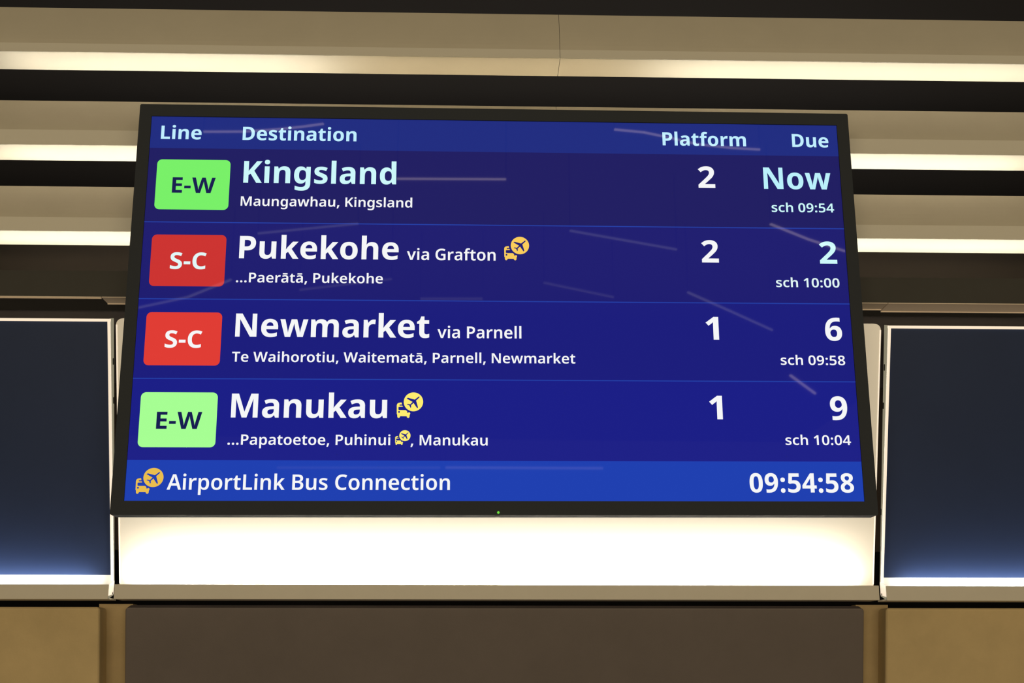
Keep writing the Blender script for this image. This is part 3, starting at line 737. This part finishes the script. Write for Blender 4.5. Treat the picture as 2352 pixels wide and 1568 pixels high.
for k, (s, u0, u1) in enumerate((('Maungawhau, Kingsland', 256.4, 723.8), ('...Paerātā, Pukekohe', 254.6, 647.9),
                                 ('Te Waihorotiu, Waitematā, Parnell, Newmarket', 254.6, 1165.5), ('...Papatoetoe, Puhinui', 254.7, 676.6))):
    words('stops_text', s, 'S', u0, u1, SUB[k], 38.0, 'white')
words('stops_text', ', Manukau', 'S', 729.4, 931.1, 920.7, 38.0, 'white')
for k, (s, u0, u1) in enumerate((('2', 1518.4, 1565.6), ('2', 1518.8, 1565.8), ('1', 1521.2, 1556.2), ('1', 1521.2, 1556.2))):
    words('platform_number', s, 'B', u0, u1, MAIN[k], 89.3, 'white')
for k, (s, u0, u1, m) in enumerate((('Now', 1702.5, 1892.5, 'now'), ('2', 1846.1, 1894.4, 'ice'), ('6', 1847.2, 1893.3, 'white'), ('9', 1846.4, 1892.4, 'white'))):
    words('due_minutes', s, 'B', u0, u1, MAIN[k] + .6, 89.3, m)
for k, (s, v, m) in enumerate((('sch 09:54', 261.8, 'ice'), ('sch 10:00', 480.0, 'mint'), ('sch 09:58', 698.8, 'white'), ('sch 10:04', 917.0, 'white'))):
    words('scheduled_time', s, 'S', 1720.5, 1896.0, v, 36.6, m)
words('footer_text', 'AirportLink Bus Connection', 'S', 105.6, 833.1, 1038.1, 55.6, 'white')
words('clock_text', '09:54:58', 'B', 1618.7, 1895.3, 1043.2, 70.6, 'white')
for k, (s, u0, u1, cap, bm, im) in enumerate((('E-W', 68.4, 185.3, 63.2, 'greena', 'ink'), ('S-C', 76.4, 172.7, 65.4, 'redb', 'mint'),
                                              ('S-C', 76.3, 173.3, 65.4, 'redc', 'white'), ('E-W', 68.1, 185.4, 63.2, 'greend', 'ink'))):
    v0 = 127.4 + 218.2 * k
    b = MB()
    flat(b, [rrect(sx(23.8), sx(223.4), sz(v0 + 145.7), sz(v0), 0.0085, 6)], Y_MARK, 0)
    text(b, s, 'B', u0, u1, v0 + 97.3, cap, 1)
    b.build('route_badge', [M[bm], M[im]], scr)
for u0, u1, v0, v1, m in ((976.3, 1044.5, 342.3, 410.2, 'gold'), (691.7, 761.1, 779.4, 848.2, 'yellow'), (689.1, 729.2, 880.7, 920.1, 'yellow'), (26.2, 96.0, 981.8, 1048.9, 'amber')):
    b = MB(); icon(b, u0, u1, v0, v1)
    b.build('airport_bus_icon', M[m], scr)

# ------------------------------------------------------------------ slim lamps under the platform ceiling, mirrored in the glass
Z_LAMP = 3.70
LAMPS = (
    ([(-1.01, -2.65), (-0.85, -2.64), (-0.71, -2.61), (-0.61, -2.58), (-0.53, -2.55)], 'bent slim ceiling lamp mirrored at the Line and Destination headings', 'lamp'),
    ([(-0.26, -3.09), (0.21, -3.07)], 'level slim ceiling lamp mirrored beside the word Kingsland', 'lamp'),
    ([(0.61, -2.54), (0.73, -2.56), (0.83, -2.60), (0.96, -2.66), (1.11, -2.69), (1.23, -2.70)], 'bent slim ceiling lamp mirrored across the Platform heading', 'lamp'),
    ([(-0.95, -3.81), (-0.46, -3.65)], 'slim ceiling lamp mirrored above the word Pukekohe', 'faint'),
    ([(0.55, -3.69), (1.11, -3.93)], 'slim ceiling lamp mirrored left of the upper platform numbers', 'faint'),
    ([(1.49, -3.55), (1.73, -3.75), (1.96, -3.91)], 'slim ceiling lamp mirrored over the due number 2', 'lamp'),
    ([(1.30, -4.63), (1.62, -4.98), (1.96, -5.36)], 'slim ceiling lamp mirrored between the platform number 1 and sch 10:00', 'faint'),
    ([(2.38, -6.50), (2.71, -7.04)], 'short ceiling lamp mirrored above the due number 9', 'lamp'),
    ([(-1.80, -5.09), (-1.48, -4.87), (-1.19, -4.54)], 'slim ceiling lamp mirrored across the lower edge of the upper red badge', 'faint'),
    ([(0.49, -4.50), (0.90, -4.74)], 'faint slim ceiling lamp mirrored in the middle of the Pukekohe row', 'dim'),
    ([(-0.84, -4.70), (-0.33, -4.48)], 'very faint slim lamp mirrored just below the words Paerata, Pukekohe', 'dim'),
    ([(-1.65, -10.50), (-0.05, -10.42)], 'long dim ceiling lamp mirrored along the left half of the footer bar', 'dim'),
    ([(0.00, -10.41), (1.55, -10.37)], 'long ceiling lamp mirrored along the middle of the footer bar', 'faint'),
    ([(-0.18, -4.83), (0.17, -4.81)], 'faint slim ceiling lamp mirrored along the line under Pukekohe', 'dim'),
)
for pts, lab, glow in LAMPS:
    c = pts[len(pts) // 2]
    root = empty('ceiling_lamp', (c[0], c[1], Z_LAMP))
    tag(root, lab, 'lamp', 'slim lamps mirrored in the screen')
    b = MB()
    dist = math.hypot(c[0], c[1])
    r = 0.0022 + 0.00095 * dist
    for p, q in zip(pts, pts[1:]):
        b.rod((*p, Z_LAMP), (*q, Z_LAMP), r, 8)
    under(b.build('tube', M[glow]), root)
    for p in (pts[0], pts[-1]):
        b = MB()
        b.rod((p[0], p[1], Z_LAMP + r * .5), (p[0], p[1], 4.10), .003, 6)
        under(b.build('hanger', M['rear']), root)
